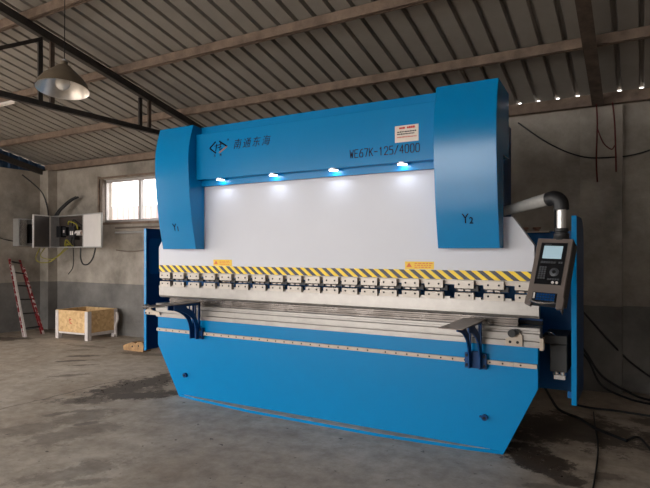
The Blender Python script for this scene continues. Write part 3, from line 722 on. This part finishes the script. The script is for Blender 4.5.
tb = thing('tube_lamp', (-8.3, 4.65, 3.74), 'thin white tube lamp fixed under a roof purlin at the picture edge', 'lamp')
g = G(); g.tube([(-8.7, 4.65, 3.745), (-7.9, 4.65, 3.745)], .014, 'lampin', 10); link('tube', g, tb)
g = G(); g.box(-8.72, -7.88, 4.63, 4.67, 3.757, roofz(4.65)-.112, 'boxwhite'); link('batten', g, tb)

# ------------------------------------------------------------------ electrical cabinet
EC = thing('electrical_cabinet', (-9.5, 6.7, 1.6), 'open double-door electrical cabinet full of breakers and wires, below the window', 'cabinet')
ex0, ex1, ez0, ez1, ey0, ey1 = -10.03, -9.02, 1.65, 2.27, 6.60, 6.795
g = G(); t = .018
g.box(ex0, ex1, ey1-t, ey1, ez0, ez1, 'boxin'); g.box(ex0, ex0+t, ey0, ey1-t, ez0, ez1, 'galv'); g.box(ex1-t, ex1, ey0, ey1-t, ez0, ez1, 'galv')
g.box(ex0+t, ex1-t, ey0, ey1-t, ez0, ez0+t, 'galv'); g.box(ex0+t, ex1-t, ey0, ey1-t, ez1-t, ez1, 'galv')
link('body', g, EC)
for xx in (ex0+.15, ex1-.15):
    for zz in (ez0+.1, ez1-.14):
        g = G(); g.box(xx-.02, xx+.02, ey1, YB-.001, zz, zz+.04, 'galv'); link('wall_bracket', g, EC)
def door(hx, sgn, ang, w, mt, edge):
    d = Vector((math.cos(ang)*sgn, -math.sin(ang), 0)); n = Vector((d.y, -d.x, 0)).normalized()
    if n.y > 0: n = -n
    g = G(); g.obox((hx, ey0-.004, ez0-.005), d*w, n*.012, (0, 0, ez1-ez0+.01), mt)
    for (a, b_) in ((0, .02), (w-.02, w)): g.obox(Vector((hx, ey0-.004, ez0-.005))+d*a+n*-.008, d*(b_-a), n*.028, (0, 0, ez1-ez0+.01), edge)
    for (a, b_) in ((ez0-.005, ez0+.015), (ez1-.015, ez1+.005)): g.obox(Vector((hx, ey0-.004, a))+n*-.008, d*w, n*.028, (0, 0, b_-a), edge)
    return link('door', g, EC)
door(ex0, 1, R(73), .45, 'boxgrey', 'boxwhite')
door(ex1, 1, R(10), .70, 'boxwhite', 'galv')
g = G(); g.box(-9.22, -9.06, 6.745, 6.775, 1.68, 2.2, 'cardboard'); link('backing_board', g, EC)
for (x, w, z, h, lb) in ((-9.93, .13, 1.85, .22, 0), (-9.74, .10, 1.88, .17, 1), (-9.55, .17, 1.80, .26, 2)):
    g = G(); g.box(x, x+w, 6.66, 6.775, z, z+h, 'breaker')
    if lb: g.box(x+w*.3, x+w*.3+.03, 6.652, 6.66, z+h*.35, z+h*.65, 'boxwhite')
    if lb == 2: g.box(x+w*.62, x+w*.62+.03, 6.652, 6.66, z+h*.35, z+h*.65, 'boxwhite')
    link('circuit_breaker', g, EC)
g = G(); g.tube([(-9.36, 6.70, 1.93), (-9.2, 6.70, 1.93)], .05, 'boxwhite', 14); link('current_meter', g, EC, smooth=True)
wr = [[(-9.72, 6.70, 1.66), (-9.65, 6.66, 1.76), (-9.60, 6.65, 1.80), (-9.5, 6.64, 1.74), (-9.42, 6.68, 1.66)], [(-9.66, 6.69, 1.65), (-9.6, 6.66, 1.72), (-9.52, 6.65, 1.70)], [(-9.62, 6.7, 2.10), (-9.5, 6.64, 2.15), (-9.38, 6.7, 2.10), (-9.33, 6.7, 2.0)]]
for w_ in wr:
    g = G(); g.tube(smooth_path(w_, 5), .014, 'ywire', 6); link('wire', g, EC)
for w_ in ([(-9.40, 6.68, 1.65), (-9.36, 6.64, 1.78), (-9.30, 6.64, 1.92)], [(-9.45, 6.68, 1.65), (-9.44, 6.64, 1.76), (-9.42, 6.64, 1.85)], [(-9.5, 6.7, 2.06), (-9.4, 6.66, 2.18), (-9.2, 6.7, 2.06)]):
    g = G(); g.tube(smooth_path(w_, 5), .011, 'hole', 6); link('wire', g, EC)

JB = thing('switch_box', (-10.6, 6.3, 1.68), 'small open steel switch box on the side wall beside the ladder top', 'box')
g = G(); g.box(XL, XL+.02, 6.24, 6.66, 1.68, 2.22, 'galv')
for (a, b_) in ((1.68, 1.695), (2.205, 2.22)): g.box(XL+.02, XL+.19, 6.24, 6.66, a, b_, 'galv')
for (a, b_) in ((6.24, 6.255), (6.645, 6.66)): g.box(XL+.02, XL+.19, a, b_, 1.695, 2.205, 'galv')
link('body', g, JB)
g = G(); g.box(XL+.02, XL+.12, 6.50, 6.62, 1.74, 2.12, 'breaker'); link('fuse_holder', g, JB)
g = G(); g.box(XL+.185, XL+.20, 6.26, 6.40, 1.70, 2.2, 'chrome'); link('cover_plate', g, JB)

def cable(name, pts, r, mt, label, cat='cable', n=8, sm=6, group=None):
    g = G(); g.tube(smooth_path(pts, sm), r, mt, n); return tag(link(name, g, smooth=True), label, cat, group)
def lead(name, pts, r, mt):
    g = G(); g.tube(smooth_path(pts, 6), r, mt, 8); link(name, g, EC, smooth=True)
lead('ground_wire', [(-10.38, 6.62, 1.66), (-10.35, 6.5, 1.45), (-10.2, 6.5, 1.36), (-9.95, 6.55, 1.38), (-9.75, 6.6, 1.52), (-9.66, 6.68, 1.66)], .010, 'ywire')
lead('ground_wire', [(-10.22, 6.62, 1.66), (-10.2, 6.5, 1.50), (-10.0, 6.5, 1.43), (-9.8, 6.55, 1.45), (-9.62, 6.6, 1.57), (-9.58, 6.68, 1.66)], .008, 'ywire')
lead('supply_cable', [(-9.24, 6.7, 1.65), (-9.22, 6.68, 1.46), (-9.12, 6.66, 1.34), (-8.97, 6.66, 1.34), (-8.86, 6.68, 1.46), (-8.84, 6.72, 1.65)], .013, 'black')
lead('thin_lead', [(-9.5, 6.72, 1.66), (-9.6, 6.8, 1.4), (-9.75, 6.88, 1.24), (-9.95, 6.93, 1.12)], .008, 'black')
for k, dx in enumerate((0, .06)):
    lead('hose', [(-10.04+dx, 6.7, 2.26), (-9.98+dx, 6.74, 2.38), (-9.86+dx, 6.78, 2.49), (-9.74+dx, 6.82, 2.58), (-9.60+dx, 6.86, 2.64)], .026-.006*k, 'black')
cable('thin_cable', [(-10.672, 5.2, 2.1), (-10.672, 5.6, 1.98), (-10.672, 6.0, 1.83), (-10.67, 6.232, 1.78)], .008, 'black', 'thin dark cable running along the side wall into the switch box')
cable('thin_cable', [(-10.64, 6.4, 3.1), (-10.5, 6.7, 2.8), (-10.42, 6.78, 2.5), (-10.38, 6.785, 2.3)], .012, 'black', 'dark cable hanging from the roof edge past the corner pillar')

# conduits under window
for (z, r, mt, lb, sag) in ((2.02, .016, 'pipe', 'brown conduit along the wall just under the window sill', .0), (1.93, .02, 'galv', 'grey conduit along the wall below the brown one', .0)):
    g = G(); g.tube([(-8.6, 6.975, z), (-6.5, 6.975, z-.0)], r, mt, 8); tag(link('conduit', g), lb, 'pipe')
cable('wall_cable', [(-8.55, 6.95, 1.60), (-8.2, 6.97, 1.575), (-7.8, 6.97, 1.60), (-7.4, 6.97, 1.62), (-6.8, 6.97, 1.66)], .011, 'pipe', 'brown cable sagging along the wall beside the cabinet door')

# ------------------------------------------------------------------ ladder
LD = thing('ladder', (-9.95, 6.13, 0), 'red and white wooden ladder leaning on the side wall', 'ladder')
A0, A1 = Vector((-9.88, 5.95, 0)), Vector((-10.66, 6.13, 1.45)); B0, B1 = Vector((-9.93, 6.33, 0)), Vector((-10.65, 6.33, 1.41))
for (p, q, mts) in ((A0, A1, ('ladworn', 'ladwhite')), (B0, B1, ('ladred', 'ladworn'))):
    d = q-p; n = Vector((.03, -.008, 0)); w = Vector((0, .04, 0))
    g = G(); g.obox(p, n, w, d, mts[0]); g.obox(p+Vector((.06, .0, 0)), n, w, d*.9, mts[1]); link('rail', g, LD)
for f in (.10, .28, .46, .64, .81, .95):
    a = A0.lerp(A1, f)+Vector((.045, .04, 0)); b_ = B0.lerp(B1, f)+Vector((.045, .0, 0))
    g = G(); g.tube([a, b_], .013, 'black', 8); link('rung', g, LD)
cable('thin_stick', [(-10.4, 5.65, .16), (-10.52, 5.8, .5), (-10.62, 5.95, .82)], .012, 'pipe', 'thin bent stick leaning on the side wall in front of the ladder', 'stick')
g = G(); g.lathe([(0, 0), (.045, 0), (.045, .16), (.02, .2), (.02, .25), (0, .25)], (-9.84, 6.75, 0), (0, 0, 1), 'bezel_side', 16); g.disc((-9.84, 6.75, .25), (0, 0, 1), .022, .02, 'galv')
tag(link('bottle', g, smooth=True), 'dark bottle standing on the floor beside the wooden crate', 'bottle')

# ------------------------------------------------------------------ wooden crate
c0 = Vector((-8.43, 6.25, 0)); exx = Vector((-.80, -.07, 0)); eyy = Vector((.0, .62, 0)); zb, zt = .13, .52
CR = thing('wooden_crate', (-8.83, 6.5, 0), 'open strand board crate on pale corner posts standing by the back wall', 'crate')
th = .018; ux = exx.normalized(); uy = eyy.normalized(); H = Vector((0, 0, zt-zb))
for nm, o_, e1, e2 in (('side_panel', c0, exx, uy*th), ('side_panel', c0+eyy, exx, -uy*th), ('side_panel', c0+uy*th, eyy-uy*2*th, ux*th), ('side_panel', c0+exx+uy*th, eyy-uy*2*th, -ux*th)):
    g = G(); g.obox(o_+Vector((0, 0, zb)), e1, e2, H, 'osb'); link(nm, g, CR)
g = G(); g.obox(c0+ux*th+uy*th+Vector((0, 0, zb)), exx-ux*2*th, eyy-uy*2*th, (0, 0, .02), 'osb'); link('bottom', g, CR)
for (o_, sx, sy) in ((c0, 1, 1), (c0+exx, -1, 1), (c0+eyy, 1, -1), (c0+exx+eyy, -1, -1)):
    g = G(); p = o_-ux*.006*sx-uy*.006*sy
    g.obox(p, ux*.075*sx, uy*.005*sy, (0, 0, zt-.01), 'postpale'); g.obox(p, ux*.005*sx, uy*.075*sy, (0, 0, zt-.01), 'postpale')
    g.obox(p+(ux*sx+uy*sy)*.0055, ux*.068*sx, uy*.068*sy, (0, 0, zb-.002), 'postpale'); link('corner_post', g, CR)
g = G(); g.obox(c0-ux*.004+uy*.08+Vector((0, 0, zb-.055)), eyy-uy*.16, ux*.03, (0, 0, .054), 'postpale'); link('base_rail', g, CR)
g = G(); g.obox(c0+ux*.08-uy*.004+Vector((0, 0, zb-.03)), exx-ux*.16, uy*.03, (0, 0, .029), 'postpale'); link('base_rail', g, CR)
g = G(); o_ = c0+exx*.52-uy*.003+Vector((0, 0, .3))
for (a, z, w, h) in ((0, 0, .03, .012), (.02, .02, .012, .05), (-.015, .05, .05, .012), (-.03, -.02, .05, .01)):
    g.obox(o_+ux*a+Vector((0, 0, z)), ux*w, uy*-.002, (0, 0, h), 'red')
link('red_marking', g, CR)
g = G(); pts = smooth_path([c0+eyy+Vector((.02, -.02, .45)), c0+eyy+Vector((.05, -.03, .33)), c0+eyy+Vector((.03, -.06, .2)), c0+eyy+Vector((.03, -.05, .05))], 5)
g.tube(pts, .026, 'postpale', 8); link('packing_foam', g, CR, smooth=True)

# scrap of wood by the guard
g = G(); b0 = Vector((-7.18, 5.98, 0))
pr = [(0, 0), (.44, 0), (.46, .10), (.42, .16), (.33, .15), (.28, .12), (.2, .14), (.10, .11), (-.02, .07)]
vs = [b0+Vector((a, 0, z)) for a, z in pr]+[b0+Vector((a, .16, z)) for a, z in pr]; n = len(pr)
g.add(vs, [tuple(range(n)), tuple(range(2*n-1, n-1, -1))]+[(i, (i+1) % n, n+(i+1) % n, n+i) for i in range(n)], 'wood')
for (a, z) in ((.2, .07), (.34, .09)): g.disc(b0+Vector((a, 0.001, z)), (0, -1, 0), .016, .002, 'hole')
tag(link('wood_block', g, bevel=.008), 'rough chunk of pale wood lying on the floor beside the blue machine', 'wood')

# rubble / chips on floor
def pebble(x, y, r, mt, label, grp):
    g = G(); vs = []; n = 7
    hs = [(.0, 1.0), (.45, .75), (.7, .3)]
    ph = random.uniform(0, 6)
    for h, k in hs:
        for i in range(n):
            q = 2*math.pi*i/n+ph; rr = r*k*random.uniform(.75, 1.2); vs.append((x+rr*math.cos(q), y+rr*.8*math.sin(q), h*r*.7))
    fs = [tuple(range(n-1, -1, -1)), tuple(range(2*n, 3*n))]+[(j*n+i, j*n+(i+1) % n, (j+1)*n+(i+1) % n, (j+1)*n+i) for j in range(2) for i in range(n)]
    g.add(vs, fs, mt); return tag(link('dirt_clod', g), label, 'clod', grp)
for k in range(22):
    x = random.gauss(-5.2, .13); y = random.gauss(4.45, .35)
    if x > -4.75 or abs(y-4.357) < .02 and x > -4.7: continue
    pebble(x, y, random.uniform(.007, .016), 'dirt', 'small dark clod in the dirt patch by the slanted machine foot', 'dirt clods on the floor by the machine')
for k in range(14):
    x = random.uniform(-.85, -.45); y = 4.42-(x+.70)*.9+random.uniform(-.1, .1)
    pebble(x, y, random.uniform(.007, .015), 'dirt', 'tiny dark clod in the damp stain below the control panel', 'dirt clods in the damp stain')
for (x, y, lb) in ((-9.6, 5.0, 'flat'), (-9.9, 5.3, 'flat')):
    pass

# floor cables near control panel
def img_floor(px, py, z=.012):   # measured floor points
    u = px-325; t = (1.575-z)/(py-251.5); return ((-273.5+.866*u)*t, (473.7+.5*u)*t, z)
F = img_floor
cable('floor_cable', [F(540, 383), F(545, 388), F(551.5, 399), F(558, 408.5), F(568, 414), F(579, 418), F(595, 428), F(612, 435), F(627, 441)], .013, 'black', 'thick black cable running over the floor from under the machine end')
cable('floor_cable', [F(627.5, 440), F(634, 437), F(640, 438), F(646, 444), F(652, 453), F(660, 470)], .009, 'black', 'thinner black cable curling away from the thick cable end')
cable('floor_cable', [F(572, 404), F(592, 408), F(614, 410.5), F(650, 416), F(690, 422)], .011, 'black', 'straight black cable lying across the floor beyond the thick one')
cable('floor_cable', [F(593.5, 412, .006), F(595, 425, .006), F(597.5, 440, .006), F(598, 452, .006), F(596, 470, .006), F(592, 495, .006)], .006, 'black', 'thin dark cord lying toward the camera across the other cables')
cable('wall_cable', [(-1.0, 6.93, 1.35), (-.75, 6.88, 1.08), (-.556, 6.83, .878), (-.3, 6.83, .58), (-.055, 6.95, .31), (.3, 6.93, .1), (.8, 6.9, .012)], .011, 'black', 'highest of three black cables dropping down the dark wall behind the control panel')
cable('wall_cable', [(-1.0, 6.93, .98), (-.75, 6.88, .66), (-.556, 6.82, .463), (-.38, 6.80, .2), (-.12, 6.75, .06), (.08, 6.68, .015), (.6, 6.5, .015)], .013, 'black', 'middle one of three black cables sweeping down to the floor by the wide pillar')
cable('wall_cable', [(-1.0, 6.86, .86), (-.72, 6.80, .56), (-.52, 6.76, .38), (-.38, 6.70, .12), (-.14, 6.60, .03), (.1, 6.5, .015), (.6, 6.3, .015)], .012, 'black', 'lowest of three black cables sweeping down to the floor by the wide pillar')
cable('hanging_cable', [(-1.3, 6.98, 3.15), (-.95, 6.95, 2.86), (-.6, 6.845, 2.66), (-.3, 6.845, 2.62), (0, 6.95, 2.66), (.5, 6.95, 2.82), (1.2, 6.95, 3.1)], .008, 'black', 'black cable sagging across the upper dark wall')
cable('red_cord', [(-.43, 6.80, 3.22), (-.42, 6.80, 3.0), (-.43, 6.80, 2.6), (-.42, 6.80, 2.35)], .008, 'cord_red', 'longer dark red cord hanging down the wide pillar', 'cord')
cable('red_cord', [(-.27, 6.80, 3.22), (-.25, 6.80, 3.0), (-.24, 6.80, 2.7), (-.235, 6.80, 2.45)], .008, 'cord_red', 'shorter dark red cord hanging beside the longer one', 'cord')
cable('red_cord', [(-.42, 6.79, 2.95), (-.36, 6.79, 2.78), (-.28, 6.79, 2.70), (-.25, 6.79, 2.74)], .006, 'cord_red', 'thin dark loop joining the two hanging red cords', 'cord')

# ------------------------------------------------------------------ light
w = bpy.data.worlds.new('overcast_sky'); bpy.context.scene.world = w; w.use_nodes = True
bg = w.node_tree.nodes['Background']; bg.inputs['Color'].default_value = (1.0, .985, .97, 1); bg.inputs['Strength'].default_value = 3.2
def portal(name, loc, rot, sx, sy):
    l = bpy.data.lights.new(name, 'AREA'); l.shape = 'RECTANGLE'; l.size = sx; l.size_y = sy; l.cycles.is_portal = True
    o = bpy.data.objects.new(name, l); C.objects.link(o); o.location = loc; o.rotation_euler = rot
portal('doorway_portal', ((DX0+DX1)/2, YF-.1, DZ/2), (R(90), 0, 0), DX1-DX0, DZ)   # facing +Y
portal('side_doorway_portal', (XL-.1, (SY0+SY1)/2, 1.5), (R(90), 0, R(-90)), SY1-SY0, 3.0)
portal('window_portal', ((WX0+WX1)/2, YB+.2, (WZ0+WZ1)/2), (R(-90), 0, 0), WX1-WX0, WZ1-WZ0)

# ------------------------------------------------------------------ camera
cam = bpy.data.cameras.new('camera'); co = bpy.data.objects.new('camera', cam); C.objects.link(co)
co.location = (0, 0, 1.575); co.rotation_euler = (R(90), 0, R(30))
cam.sensor_width = 36; cam.lens = 36*547/650; cam.shift_y = (251.5-244)/650; cam.clip_end = 200
sc = bpy.context.scene; sc.camera = co
sc.view_settings.view_transform = 'Standard'; sc.view_settings.look = 'None'; sc.view_settings.gamma = 1; sc.view_settings.exposure = 1.35
sc.cycles.max_bounces = 12; sc.cycles.diffuse_bounces = 6; sc.cycles.use_denoising = True
